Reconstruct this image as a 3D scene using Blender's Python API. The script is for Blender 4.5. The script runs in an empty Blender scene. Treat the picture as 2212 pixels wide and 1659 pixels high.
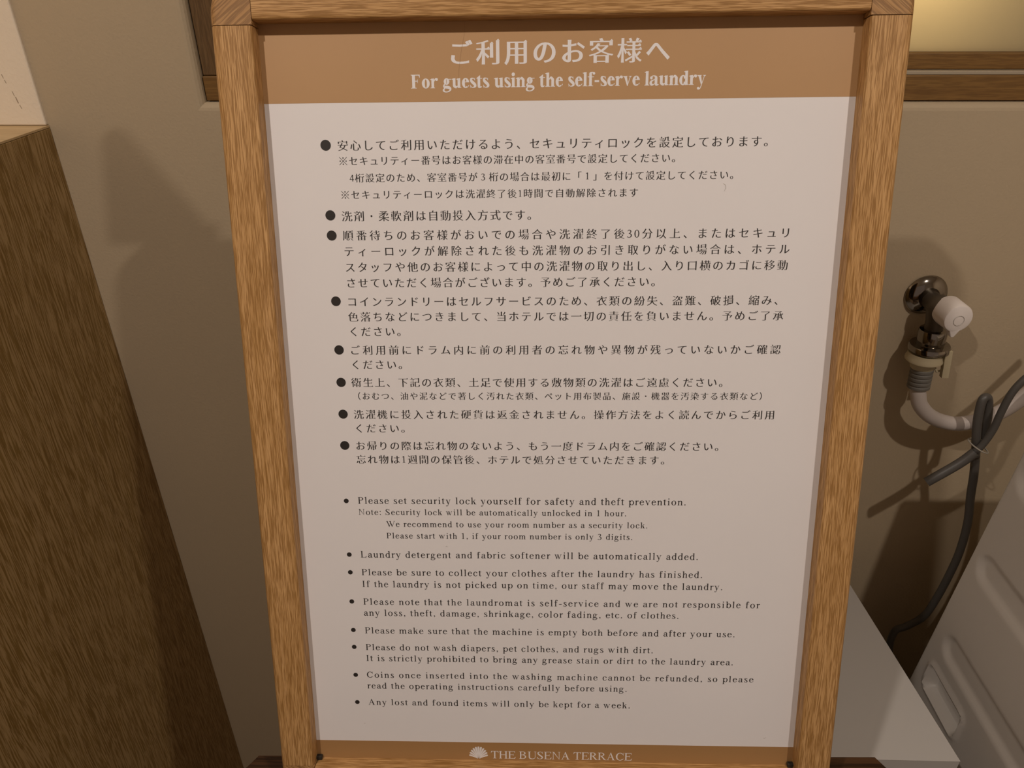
import bpy, math, random
from mathutils import Vector, Matrix
random.seed(7)
SC = bpy.context.scene
COL = SC.collection
# ------------------------------------------------------------------ camera
cam_d = bpy.data.cameras.new('camera')
cam_d.sensor_width = 36.0
cam_d.lens = 1600.0 / 2212.0 * 36.0
cam_d.clip_start = 0.02
cam = bpy.data.objects.new('camera', cam_d)
COL.objects.link(cam)
RX = (0.99964, 0.0264537, -0.0043921)
DN = (0.0093371, -0.4969057, -0.8677543)
FW = (-0.0251378, 0.8674013, -0.496974)
m = Matrix(((RX[0], -DN[0], -FW[0], 0), (RX[1], -DN[1], -FW[1], 0), (RX[2], -DN[2], -FW[2], 1.5), (0, 0, 0, 1)))
cam.matrix_world = m
SC.camera = cam
# ------------------------------------------------------------------ world, lights, exposure
SC.view_settings.view_transform = 'Standard'
SC.view_settings.look = 'None'
SC.view_settings.gamma = 1.0
SC.view_settings.use_curve_mapping = False
SC.view_settings.exposure = 0.0
W = bpy.data.worlds.new('world')
SC.world = W
W.use_nodes = True
W.node_tree.nodes['Background'].inputs[0].default_value = (1.0, 0.75, 0.62, 1)
W.node_tree.nodes['Background'].inputs[1].default_value = 0.185
LAMPS = [(0.76, -0.317, 2.58, 13.4), (-0.62, -0.317, 2.58, 14.5)]   # the pair of ceiling downlights
WARM = (1.0, 0.885, 0.79)
for lx, ly, lz, en in LAMPS:
    ld = bpy.data.lights.new('downlight_bulb', 'AREA')
    ld.shape = 'DISK'
    ld.size = 0.055
    ld.energy = en
    ld.color = WARM
    lo = bpy.data.objects.new('downlight_bulb', ld)
    lo.location = (lx, ly, lz - 0.012)
    COL.objects.link(lo)

# a small lamp glowing in the space behind the frosted pane
ld = bpy.data.lights.new('lamp_behind_window', 'POINT')
ld.energy = 3.6; ld.shadow_soft_size = 0.03; ld.color = (1.0, 0.78, 0.52)
lo = bpy.data.objects.new('lamp_behind_window', ld); lo.location = (0.48, 1.19, 1.53); COL.objects.link(lo)
# ------------------------------------------------------------------ materials
def new_mat(name):
    M = bpy.data.materials.new(name)
    M.use_nodes = True
    nt = M.node_tree
    return M, nt, nt.nodes['Principled BSDF']

def plain(name, col, rough=0.6, metal=0.0, coat=0.0, coat_rough=0.1, spec=0.5, bump=0.0, bump_scale=400.0, var=0.0, var_scale=3.0):
    M, nt, b = new_mat(name)
    b.inputs['Base Color'].default_value = (*col, 1)
    b.inputs['Roughness'].default_value = rough
    b.inputs['Metallic'].default_value = metal
    b.inputs['Coat Weight'].default_value = coat
    b.inputs['Coat Roughness'].default_value = coat_rough
    b.inputs['Specular IOR Level'].default_value = spec
    tc = nt.nodes.new('ShaderNodeTexCoord')
    if bump:
        n = nt.nodes.new('ShaderNodeTexNoise'); n.inputs['Scale'].default_value = bump_scale; n.inputs['Detail'].default_value = 3
        nt.links.new(tc.outputs['Object'], n.inputs['Vector'])
        bp = nt.nodes.new('ShaderNodeBump'); bp.inputs['Strength'].default_value = bump; bp.inputs['Distance'].default_value = 0.001
        nt.links.new(n.outputs['Fac'], bp.inputs['Height']); nt.links.new(bp.outputs['Normal'], b.inputs['Normal'])
    if var:
        n = nt.nodes.new('ShaderNodeTexNoise'); n.inputs['Scale'].default_value = var_scale; n.inputs['Detail'].default_value = 4
        nt.links.new(tc.outputs['Object'], n.inputs['Vector'])
        mx = nt.nodes.new('ShaderNodeMix'); mx.data_type = 'RGBA'
        mx.inputs[6].default_value = (*[c * (1 - var) for c in col], 1)
        mx.inputs[7].default_value = (*[min(1, c * (1 + var)) for c in col], 1)
        nt.links.new(n.outputs['Fac'], mx.inputs[0]); nt.links.new(mx.outputs[2], b.inputs['Base Color'])
    return M

def wood(name, light, mid, dark, rot=(0, 0, 0), fine=1.0, stretch=28.0, rough=0.5, streak=0.5, coat=0.0, wave=0.0):
    """grain runs along the local Y axis of the object after rotating by rot"""
    M, nt, b = new_mat(name)
    tc = nt.nodes.new('ShaderNodeTexCoord')
    mp = nt.nodes.new('ShaderNodeMapping'); mp.inputs['Rotation'].default_value = rot
    nt.links.new(tc.outputs['Object'], mp.inputs['Vector'])
    # slow warp so that the lines wander
    wn = nt.nodes.new('ShaderNodeTexNoise'); wn.inputs['Scale'].default_value = 9.0; wn.inputs['Detail'].default_value = 2
    ms = nt.nodes.new('ShaderNodeMapping'); ms.inputs['Scale'].default_value = (1.0, 0.35, 1.0)
    nt.links.new(mp.outputs[0], ms.inputs[0]); nt.links.new(ms.outputs[0], wn.inputs['Vector'])
    sc_ = nt.nodes.new('ShaderNodeVectorMath'); sc_.operation = 'SCALE'; sc_.inputs[3].default_value = 0.004 + wave
    sub = nt.nodes.new('ShaderNodeVectorMath'); sub.operation = 'SUBTRACT'; sub.inputs[1].default_value = (0.5, 0.5, 0.5)
    nt.links.new(wn.outputs['Color'], sub.inputs[0]); nt.links.new(sub.outputs[0], sc_.inputs[0])
    ad = nt.nodes.new('ShaderNodeVectorMath'); ad.operation = 'ADD'
    nt.links.new(mp.outputs[0], ad.inputs[0]); nt.links.new(sc_.outputs[0], ad.inputs[1])
    def grain(scale, st, det):
        g = nt.nodes.new('ShaderNodeMapping'); g.inputs['Scale'].default_value = (scale, scale / st, scale)
        n = nt.nodes.new('ShaderNodeTexNoise'); n.inputs['Scale'].default_value = 1.0; n.inputs['Detail'].default_value = det; n.inputs['Roughness'].default_value = 0.6
        nt.links.new(ad.outputs[0], g.inputs[0]); nt.links.new(g.outputs[0], n.inputs['Vector'])
        return n
    broad = grain(95 * fine, stretch, 4)
    pores = grain(520 * fine, stretch * 0.62, 2)
    r1 = nt.nodes.new('ShaderNodeValToRGB')
    r1.color_ramp.elements[0].position = 0.33; r1.color_ramp.elements[0].color = (*mid, 1)
    r1.color_ramp.elements[1].position = 0.66; r1.color_ramp.elements[1].color = (*light, 1)
    nt.links.new(broad.outputs['Fac'], r1.inputs[0])
    r2 = nt.nodes.new('ShaderNodeValToRGB')
    r2.color_ramp.elements[0].position = 0.44; r2.color_ramp.elements[0].color = (1, 1, 1, 1)
    r2.color_ramp.elements[1].position = 0.56; r2.color_ramp.elements[1].color = (0, 0, 0, 1)
    nt.links.new(pores.outputs['Fac'], r2.inputs[0])
    mu = nt.nodes.new('ShaderNodeMath'); mu.operation = 'MULTIPLY'; mu.inputs[1].default_value = streak
    nt.links.new(r2.outputs[0], mu.inputs[0])
    mx = nt.nodes.new('ShaderNodeMix'); mx.data_type = 'RGBA'
    nt.links.new(mu.outputs[0], mx.inputs[0]); nt.links.new(r1.outputs[0], mx.inputs[6]); mx.inputs[7].default_value = (*dark, 1)
    nt.links.new(mx.outputs[2], b.inputs['Base Color'])
    b.inputs['Roughness'].default_value = rough
    b.inputs['Specular IOR Level'].default_value = 0.35
    b.inputs['Coat Weight'].default_value = coat; b.inputs['Coat Roughness'].default_value = 0.3
    bp = nt.nodes.new('ShaderNodeBump'); bp.inputs['Strength'].default_value = 0.25; bp.inputs['Distance'].default_value = 0.0004
    nt.links.new(pores.outputs['Fac'], bp.inputs['Height']); nt.links.new(bp.outputs['Normal'], b.inputs['Normal'])
    return M

OAK = ((0.60, 0.355, 0.150), (0.46, 0.255, 0.090), (0.235, 0.108, 0.022))
m_oak_v = wood('oak_along_post', *OAK, streak=0.75, fine=2.7, stretch=52)
m_oak_h = wood('oak_along_rail', *OAK, rot=(0, 0, math.pi / 2), streak=0.75, fine=2.4, stretch=52)
m_oak_d = wood('oak_diagonal', (0.50, 0.29, 0.115), (0.34, 0.175, 0.06), (0.15, 0.07, 0.022), rot=(0, 0, math.radians(52)), streak=0.6, fine=1.3, stretch=40)
m_oak_d2 = wood('oak_diagonal_other', (0.50, 0.29, 0.115), (0.34, 0.175, 0.06), (0.15, 0.07, 0.022), rot=(0, 0, math.radians(-52)), streak=0.6, fine=1.3, stretch=40)
m_poster = plain('poster_paper', (0.79, 0.765, 0.765), rough=0.5, coat=0.25, coat_rough=0.25, var=0.02, var_scale=12)
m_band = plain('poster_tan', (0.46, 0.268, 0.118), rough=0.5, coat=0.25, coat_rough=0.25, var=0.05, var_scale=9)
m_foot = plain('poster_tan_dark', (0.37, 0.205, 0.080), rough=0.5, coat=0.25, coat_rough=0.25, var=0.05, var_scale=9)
m_ink = plain('ink_black', (0.022, 0.018, 0.016), rough=0.5, coat=0.2, coat_rough=0.3)
m_white_ink = plain('unprinted_white', (0.79, 0.765, 0.765), rough=0.5, coat=0.2, coat_rough=0.3)
m_smudge = plain('grey_smudge', (0.55, 0.51, 0.48), rough=0.7)
m_crease = plain('crease', (0.36, 0.20, 0.09), rough=0.6)
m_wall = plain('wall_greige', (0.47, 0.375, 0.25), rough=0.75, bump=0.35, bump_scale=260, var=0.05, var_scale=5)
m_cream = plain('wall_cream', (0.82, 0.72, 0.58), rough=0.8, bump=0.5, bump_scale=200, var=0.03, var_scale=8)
m_white = plain('white_laminate', (0.50, 0.475, 0.445), rough=0.4, var=0.015, var_scale=4)
m_machine = plain('machine_enamel', (0.70, 0.66, 0.61), rough=0.35, bump=0.15, bump_scale=700)
m_dark = plain('black_plastic', (0.02, 0.018, 0.015), rough=0.5)
m_chrome = plain('chrome', (0.30, 0.275, 0.24), rough=0.12, metal=1.0)
m_brass = plain('dull_plated_brass', (0.12, 0.10, 0.075), rough=0.42, metal=0.6)
m_knob = plain('knob_white', (0.78, 0.72, 0.68), rough=0.45)
m_ivory = plain('ivory_plastic', (0.50, 0.43, 0.28), rough=0.5)
m_cuff = plain('grey_rubber', (0.16, 0.15, 0.13), rough=0.6)
m_hose = plain('pale_hose', (0.52, 0.46, 0.42), rough=0.5, var=0.03, var_scale=60)
m_cable = plain('grey_cable', (0.085, 0.078, 0.07), rough=0.45)
m_tie = plain('wire_tie', (0.35, 0.32, 0.27), rough=0.4)
m_metal = plain('steel_bracket', (0.35, 0.34, 0.33), rough=0.35, metal=1.0)
m_ceil = plain('ceiling_white', (0.70, 0.67, 0.62), rough=0.9)
m_floor = wood('floor_boards', (0.30, 0.22, 0.14), (0.24, 0.17, 0.10), (0.12, 0.08, 0.05), rough=0.5)
m_veneer = wood('smoked_oak_veneer', (0.27, 0.165, 0.046), (0.21, 0.12, 0.030), (0.56, 0.39, 0.19), rot=(math.pi / 2, 0, 0), fine=1.1, stretch=48, streak=0.6, rough=0.5, wave=0.02)
m_ledge = wood('pale_oak_top', (0.66, 0.49, 0.27), (0.56, 0.40, 0.21), (0.42, 0.29, 0.14), rot=(0, 0, math.pi / 2), streak=0.3)
m_frame_v = wood('window_wood_upright', (0.18, 0.105, 0.045), (0.13, 0.072, 0.028), (0.065, 0.034, 0.012), rot=(math.pi / 2, 0, 0), streak=0.5)
m_frame_h = wood('window_wood', (0.235, 0.125, 0.035), (0.175, 0.088, 0.024), (0.10, 0.048, 0.013), rot=(0, 0, math.pi / 2), streak=0.4)
m_darkwood = wood('dark_walnut', (0.075, 0.034, 0.014), (0.045, 0.019, 0.008), (0.016, 0.007, 0.003), rot=(0, 0, math.pi / 2), streak=0.8, rough=0.35, fine=0.6, stretch=40)
m_pane, _nt, _b = new_mat('frosted_pane')
_nt.nodes.remove(_b)
_d = _nt.nodes.new('ShaderNodeBsdfDiffuse'); _d.inputs[0].default_value = (0.33, 0.28, 0.20, 1)
_t = _nt.nodes.new('ShaderNodeBsdfTranslucent'); _t.inputs[0].default_value = (0.85, 0.78, 0.58, 1)
_m = _nt.nodes.new('ShaderNodeMixShader'); _m.inputs[0].default_value = 0.45
_nt.links.new(_d.outputs[0], _m.inputs[1]); _nt.links.new(_t.outputs[0], _m.inputs[2])
_nt.links.new(_m.outputs[0], _nt.nodes['Material Output'].inputs[0])
m_lamp = bpy.data.materials.new('lamp_lens'); m_lamp.use_nodes = True
_b = m_lamp.node_tree.nodes['Principled BSDF']; _b.inputs['Emission Color'].default_value = (1, .82, .62, 1); _b.inputs['Emission Strength'].default_value = 6

# ------------------------------------------------------------------ mesh helpers
class MB:
    def __init__(s): s.v = []; s.f = []; s.sm = []
    def add(s, vs, fs, smooth=False):
        o = len(s.v); s.v += [tuple(p) for p in vs]
        for f in fs: s.f.append([i + o for i in f]); s.sm.append(smooth)
    def box(s, a, b):
        (x0, y0, z0), (x1, y1, z1) = a, b
        s.add([(x0, y0, z0), (x1, y0, z0), (x1, y1, z0), (x0, y1, z0), (x0, y0, z1), (x1, y0, z1), (x1, y1, z1), (x0, y1, z1)],
              [(0, 3, 2, 1), (4, 5, 6, 7), (0, 1, 5, 4), (1, 2, 6, 5), (2, 3, 7, 6), (3, 0, 4, 7)])
    def rings(s, rings, closed=True, cap=True, smooth=False):
        n = len(rings[0]); vs = [p for r in rings for p in r]; fs = []
        for k in range(len(rings) - 1):
            for i in range(n if closed else n - 1):
                j = (i + 1) % n
                fs.append((k * n + i, k * n + j, (k + 1) * n + j, (k + 1) * n + i))
        s.add(vs, fs, smooth)
        if cap:
            s.add(rings[0], [tuple(range(n))[::-1]]); s.add(rings[-1], [tuple(range(n))])
    def tube(s, pts, r, n=14, cap=True):
        pts = [Vector(p) for p in pts]; rs = r if isinstance(r, (list, tuple)) else [r] * len(pts)
        T = []
        for i in range(len(pts)):
            a = pts[max(0, i - 1)]; b = pts[min(len(pts) - 1, i + 1)]; T.append((b - a).normalized())
        u = T[0].orthogonal().normalized(); R = []
        for i, p in enumerate(pts):
            u = (u - T[i] * u.dot(T[i])).normalized(); w = T[i].cross(u)
            R.append([p + (u * math.cos(2 * math.pi * k / n) + w * math.sin(2 * math.pi * k / n)) * rs[i] for k in range(n)])
        s.rings(R, True, cap, True)
    def lathe(s, base, axis, prof, n=32, cap=True):
        base = Vector(base); ax = Vector(axis).normalized(); u = ax.orthogonal().normalized(); w = ax.cross(u); R = []
        for (h, r) in prof:
            R.append([base + ax * h + (u * math.cos(2 * math.pi * k / n) + w * math.sin(2 * math.pi * k / n)) * max(r, 1e-5) for k in range(n)])
        s.rings(R, True, cap, True)
    def build(s, name, mat, parent=None, bevel=0.0, segs=2, auto=True):
        me = bpy.data.meshes.new(name); me.from_pydata(s.v, [], s.f); me.update()
        me.polygons.foreach_set('use_smooth', s.sm)
        import bmesh
        bm = bmesh.new(); bm.from_mesh(me); bmesh.ops.recalc_face_normals(bm, faces=bm.faces)
        if s.sm and any(s.sm):
            for e in bm.edges:
                if len(e.link_faces) == 2 and e.calc_face_angle(0) > 0.7: e.smooth = False
        bm.to_mesh(me); bm.free()
        me.materials.append(mat)
        o = bpy.data.objects.new(name, me); COL.objects.link(o)
        if parent: o.parent = parent
        if bevel:
            md = o.modifiers.new('bevel', 'BEVEL'); md.width = bevel; md.segments = segs; md.limit_method = 'ANGLE'; md.angle_limit = 0.6
            for p in me.polygons: p.use_smooth = False
        return o

def flat_mesh(name, polys_v, polys_f, mat, parent):
    me = bpy.data.meshes.new(name); me.from_pydata(polys_v, [], polys_f); me.materials.append(mat)
    o = bpy.data.objects.new(name, me); COL.objects.link(o); o.parent = parent
    return o

def empty(name, label, cat, loc=(0, 0, 0), group=None):
    o = bpy.data.objects.new(name, None); o.empty_display_size = 0.05; COL.objects.link(o); o.location = loc
    o['label'] = label; o['category'] = cat
    if group: o['group'] = group
    return o
def tag(o, label, cat, group=None):
    o['label'] = label; o['category'] = cat
    if group: o['group'] = group
def struct(o, label=None):
    o['kind'] = 'structure'
    if label: o['label'] = label
def catmull(pts, n=8):
    P = [Vector(p) for p in pts]; P = [P[0] * 2 - P[1]] + P + [P[-1] * 2 - P[-2]]; out = []
    for i in range(1, len(P) - 2):
        for k in range(n):
            t = k / n
            out.append(0.5 * ((2 * P[i]) + (P[i + 1] - P[i - 1]) * t + (2 * P[i - 1] - 5 * P[i] + 4 * P[i + 1] - P[i + 2]) * t * t + (3 * P[i] - P[i - 1] - 3 * P[i + 1] + P[i + 2]) * t ** 3))
    out.append(P[-2]); return out

# ------------------------------------------------------------------ the room
FLOOR = -0.15; CEIL = 2.59; YW = 1.03
b = MB(); b.box((-1.7, -2.2, FLOOR - 0.05), (2.1, YW + 0.3, FLOOR)); struct(b.build('floor', m_floor))
b = MB(); b.box((-1.7, -2.2, CEIL), (2.1, YW + 0.3, CEIL + 0.05)); struct(b.build('ceiling', m_ceil))
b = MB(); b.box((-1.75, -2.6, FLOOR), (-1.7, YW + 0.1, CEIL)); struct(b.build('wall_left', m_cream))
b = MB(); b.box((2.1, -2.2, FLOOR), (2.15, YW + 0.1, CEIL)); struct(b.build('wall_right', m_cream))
# back wall with a window opening, soft rounded arris round the opening
OX0, OX1, OZ0, OZ1 = -0.4385, 1.25, 1.3365, 2.1
R_ = 0.010; DP = 0.085
b = MB()
def rect_ring(x0, x1, z0, z1, y): return [(x0, y, z0), (x1, y, z0), (x1, y, z1), (x0, y, z1)]
rr = [rect_ring(-1.7, 2.1, FLOOR, CEIL, YW)]
for k in range(0, 5):
    a = math.pi / 2 * k / 4
    d = R_ * (1 - math.sin(a)); y = YW + R_ * (1 - math.cos(a))
    rr.append(rect_ring(OX0 - d, OX1 + d, OZ0 - d, OZ1 + d, y))
rr.append(rect_ring(OX0, OX1, OZ0, OZ1, YW + DP))
rr.append(rect_ring(-1.7, 2.1, FLOOR, CEIL, YW + DP))
b.rings(rr, True, False, False)
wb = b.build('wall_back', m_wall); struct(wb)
# small corner flaw: plaster lip under the lower left corner of the opening
# cream column on the left, standing a little proud of the back wall
b = MB(); b.box((-1.7, 1.0245, 1.3085), (-0.6572, YW + 0.02, CEIL)); b.box((-1.7, 1.0245, FLOOR), (-0.6785, YW + 0.02, 1.3043))
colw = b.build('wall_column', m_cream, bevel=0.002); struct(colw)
for (x0, z0, x1, z1) in [(-0.6985, 1.382, -0.6965, 1.3765), (-0.6955, 1.373, -0.694, 1.368), (-0.6935, 1.366, -0.693, 1.362),
                         (-0.6885, 1.352, -0.687, 1.346), (-0.6865, 1.345, -0.6845, 1.337), (-0.684, 1.335, -0.6825, 1.33)]:
    b = MB(); w_ = 0.0007; y_ = 1.0240
    b.box((min(x0, x1), y_, z1), (max(x0, x1) - 0.001, y_ + 0.001, z0)); b.v = [(x + (0.0008 if z > (z0 + z1) / 2 else -0.0004) * -1, y, z) for (x, y, z) in b.v]
    b.build('scuff_mark', plain('scuff', (0.36, 0.28, 0.20), rough=0.8) if 'scuff' not in bpy.data.materials else bpy.data.materials['scuff'], colw)

# window: wooden frame set back in the opening, inner sash and frosted pane
win = bpy.data.objects.new('window_1', None); COL.objects.link(win); win.location = (OX0, YW, OZ0); struct(win)
def wpart(name, a, c, mat, bev=0.0012):
    b = MB(); b.box(Vector(a) - win.location, Vector(c) - win.location); return b.build(name, mat, win, bevel=bev)
g = 0.0015
wpart('window_rail', (OX0 + g, YW + 0.008, OZ0 + g), (OX1 - g, YW + 0.06, OZ0 + 0.032), m_frame_h)
wpart('window_rail', (OX0 + g, YW + 0.012, OZ1 - 0.034), (OX1 - g, YW + 0.06, OZ1 - g), m_frame_h)
wpart('window_stile', (OX0 + g, YW + 0.012, OZ0 + 0.0325), (OX0 + 0.06, YW + 0.06, OZ1 - 0.0345), m_frame_v)
wpart('window_stile', (OX1 - 0.06, YW + 0.012, OZ0 + 0.0325), (OX1 - g, YW + 0.06, OZ1 - 0.0345), m_frame_v)
wpart('sash_rail', (OX0 + 0.061, YW + 0.030, OZ0 + 0.0365), (OX1 - 0.061, YW + 0.058, OZ0 + 0.056), m_frame_h)
wpart('sash_rail', (OX0 + 0.061, YW + 0.030, OZ1 - 0.058), (OX1 - 0.061, YW + 0.058, OZ1 - 0.036), m_frame_h)
wpart('pale_strip', (OX0 + 0.0605, YW + 0.014, OZ0 + 0.0322), (OX1 - 0.0605, YW + 0.058, OZ0 + 0.0362), plain('strip_pale', (0.40, 0.34, 0.25), rough=0.5), 0.0005)  # thin pale strip between the lower rail and the sash
wpart('window_pane', (OX0 + 0.061, YW + 0.046, OZ0 + 0.0565), (OX1 - 0.061, YW + 0.052, OZ1 - 0.0585), m_pane, 0)

# ------------------------------------------------------------------ ceiling downlights
for i, (lx, ly, lz, en) in enumerate(LAMPS):
    t = empty('ceiling_downlight', ['small round recessed downlight in the ceiling, right of the sign', 'small round recessed downlight in the ceiling, left of the sign'][i], 'ceiling light', (lx, ly, CEIL), 'ceiling downlights')
    b = MB(); b.lathe((0, 0, -0.001), (0, 0, -1), [(0, 0.048), (0, 0.066), (0.004, 0.066), (0.006, 0.060), (0.004, 0.048), (0, 0.048)], 36); b.build('trim_ring', m_ceil, t)
    b = MB(); b.lathe((0, 0, -0.001), (0, 0, -1), [(0, 0.0), (0, 0.046), (0.003, 0.044), (0.004, 0.0)], 32); b.build('lens', m_lamp, t)

# ------------------------------------------------------------------ wood clad counter at the left
ct = empty('wood_counter', 'dark oak veneered counter with a pale oak top beside the cream column', 'counter', (-1.15, 0.2, FLOOR))
def cpart(name, a, c, mat, bev=0.0008):
    b = MB(); b.box(Vector(a) - ct.location, Vector(c) - ct.location); return b.build(name, mat, ct, bevel=bev)
cpart('side_panel', (-0.677, -0.6, FLOOR), (-0.6560, 1.0297, 1.3045), m_veneer)
cpart('front_panel', (-1.60, -0.6, FLOOR), (-0.6775, -0.58, 1.3045), m_veneer)
cpart('countertop', (-1.60, -0.6, 1.305), (-0.6562, 1.0297, 1.308), m_ledge, 0.0004)

# ------------------------------------------------------------------ the sign
O_ = Vector((-0.26785946, 0.65542874, 1.394517))
EX = Vector((0.99993035, -0.00130471, 0.01172964)); EY = Vector((-0.01091247, 0.27631936, 0.960994))
EX.normalize(); EY = (EY - EX * EY.dot(EX)).normalized(); EZ = EX.cross(EY)
SX, SYB = 287.5, -697.0
def S(x, y, z=0.0): return ((x - SX) / 1000.0, (y - SYB) / 1000.0, z / 1000.0)
sign = empty('sign_stand', 'large wood framed notice sign with laundry rules in Japanese and English, leaning back', 'sign')
base = O_ + EX * (SX / 1000) + EY * (SYB / 1000)
sign.matrix_world = Matrix(((EX.x, EY.x, EZ.x, base.x), (EX.y, EY.y, EZ.y, base.y), (EX.z, EY.z, EZ.z, base.z), (0, 0, 0, 1)))
IN_L, IN_R, IN_T, IN_B, OUT_R, OUT_T = 34.8, 540.2, 65.6, -662.2, 575.0, 100.4
J1, J2 = 61.8, -660.0
DEPTH = 30.0
def prof(w, ro=6.0, ri=2.5):
    # across the rail: u from 0 (outer) to w (inner), z depth
    P = [(0, -DEPTH), (0, -ro)]
    for k in range(1, 6):
        a = math.pi / 2 * k / 5; P.append((ro * (1 - math.cos(a)), -ro + ro * math.sin(a)))
    for k in range(0, 5):
        a = math.pi / 2 * k / 4; P.append((w - ri + ri * math.sin(a), -ri + ri * math.cos(a)))
    P.append((w, -DEPTH)); return P
def rail(name, mat, fn, a, c):
    b = MB(); P = prof(IN_L)
    b.rings([[S(*fn(u, a), z) for u, z in P], [S(*fn(u, c), z) for u, z in P]], True, True, False)
    for i in range(1, len(P) - 2): b.sm[i] = True
    o = b.build(name, mat, sign); o.data.polygons.foreach_set('use_smooth', b.sm); return o
rail('frame_post', m_oak_v, lambda u, t: (u, t), J2 + 0.35, J1 - 0.35)
rail('frame_post', m_oak_v, lambda u, t: (OUT_R - u, t), J2 + 0.35, J1 - 0.35)
rail('frame_rail', m_oak_h, lambda u, t: (t, OUT_T - u), 35.9, OUT_R - 35.9)
rail('frame_rail', m_oak_h, lambda u, t: (t, SYB + u), 35.9, OUT_R - 35.9)
def corner(sx, sy, mat):
    # rounded corner block; sx,sy = +1 keeps left/top
    R = 30.0; w = 35.4; h = OUT_T - J1 - 0.3 if sy > 0 else (J2 - SYB - 0.3)
    path = [((0.0, -h), (1, 0))]
    for k in range(0, 9):
        a = math.pi / 2 * k / 8
        path.append(((R - R * math.cos(a), -R + R * math.sin(a)), (math.cos(a), -math.sin(a))))
    path.append(((w, 0.0), (0, -1)))
    def M2(px, py, z):
        x = px if sx > 0 else OUT_R - px
        y = OUT_T + py if sy > 0 else SYB - py
        return S(x, y, z)
    ro = 6.0; rings = []
    steps = [(0, -DEPTH), (0, -ro)] + [(ro * (1 - math.cos(math.pi / 2 * k / 5)), -ro + ro * math.sin(math.pi / 2 * k / 5)) for k in range(1, 6)]
    for off, z in steps:
        rings.append([M2(p[0] + n[0] * off, p[1] + n[1] * off, z) for p, n in path] + [M2(w, -h, z)])
    b = MB(); b.rings(rings, True, True, False)
    o = b.build('frame_corner', mat, sign)
    for p in o.data.polygons: p.use_smooth = False
    return o
corner(1, 1, m_oak_d); corner(-1, 1, m_oak_d2); corner(1, -1, m_oak_d2); corner(-1, -1, m_oak_d)
b = MB(); b.box(S(20, SYB + 15, -24), S(OUT_R - 20, OUT_T - 15, -18)); b.build('backing_board', m_dark, sign)
# steel easel foot behind the sign
b = MB(); b.box(S(230, SYB - 0, -36), S(345, SYB + 260, -31)); b.build('support_bracket', m_metal, sign)
PZ = -16.0
b = MB(); b.box(S(28, -669, PZ - 0.8), S(547, 72, PZ)); poster = b.build('poster', m_poster, sign)
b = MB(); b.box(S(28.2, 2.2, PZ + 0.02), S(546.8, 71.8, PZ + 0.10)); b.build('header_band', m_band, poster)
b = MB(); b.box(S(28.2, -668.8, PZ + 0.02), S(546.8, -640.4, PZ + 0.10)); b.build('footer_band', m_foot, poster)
# little black corner clips at the lower inner corners
for x0 in (IN_L - 1, IN_R - 6):
    b = MB(); b.box(S(x0, IN_B, PZ + 0.4), S(x0 + 7, IN_B + 5, PZ + 5)); b.build('corner_clip', m_dark, sign, bevel=0.001)

# ---------- lettering: Japanese glyph outlines from Blender's own fallback font, reshaped to a thick and thin brush contrast
_dg_cache = {}
def is_kanji(c): return 0x4e00 <= ord(c) <= 0x9fff
def glyph_outline(ch):
    cu = bpy.data.curves.new('g', 'FONT'); cu.body = ch; cu.size = 1
    o = bpy.data.objects.new('g', cu); COL.objects.link(o)
    dg = bpy.context.evaluated_depsgraph_get(); dg.update()
    k = o.evaluated_get(dg).to_curve(dg)
    outs = []
    for s in k.splines:
        bp = s.bezier_points; n = len(bp); pts = []
        for i in range(n):
            p, q = bp[i], bp[(i + 1) % n]
            p0, p1, p2, p3 = p.co.xy, p.handle_right.xy, q.handle_left.xy, q.co.xy
            chord = (p3 - p0).length
            bend = ((p1 - p0).length + (p2 - p1).length + (p3 - p2).length) - chord
            ns = 1 if bend < 0.0015 else (3 if bend < 0.02 else 6)
            for j in range(ns):
                t = j / ns; u = 1 - t
                pts.append(p0 * u ** 3 + p1 * 3 * u * u * t + p2 * 3 * u * t * t + p3 * t ** 3)
        cl = []
        for p in pts:
            if not cl or (p - cl[-1]).length > 1e-4: cl.append(p)
        if len(cl) > 2 and (cl[0] - cl[-1]).length < 1e-4: cl.pop()
        if len(cl) > 2: outs.append(cl)
    o.to_mesh_clear() if False else None
    bpy.data.objects.remove(o); bpy.data.curves.remove(cu)
    return outs
def area(p): return 0.5 * sum(p[i].x * p[(i + 1) % len(p)].y - p[(i + 1) % len(p)].x * p[i].y for i in range(len(p)))
def reshape(conts, dx, dy, ccw):
    """move every edge inward by dx (upright edges) or dy (level edges)"""
    res = []
    for P in conts:
        n = len(P); Q = []
        L = []
        for i in range(n):
            d = (P[(i + 1) % n] - P[i]); l = d.length; d = d / l
            inn = Vector((-d.y, d.x)) * (1 if ccw else -1)     # towards the filled side
            off = dx * inn.x * inn.x + dy * abs(inn.y) ** 3
            L.append((P[i] + inn * off, d, inn, off))
        for i in range(n):
            p1, d1, n1, o1 = L[i - 1]; p2, d2, n2, o2 = L[i]
            cr = d1.x * d2.y - d1.y * d2.x
            simple = P[i] + (n1 * o1 + n2 * o2) * 0.5
            if abs(cr) < 0.25: q = simple
            else:
                t = ((p2.x - p1.x) * d2.y - (p2.y - p1.y) * d2.x) / cr
                q = p1 + d1 * t
                if (q - P[i]).length > 2.2 * max(abs(dx), abs(dy)) + 0.002: q = simple
            Q.append(q)
        res.append(Q)
    return res
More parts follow.
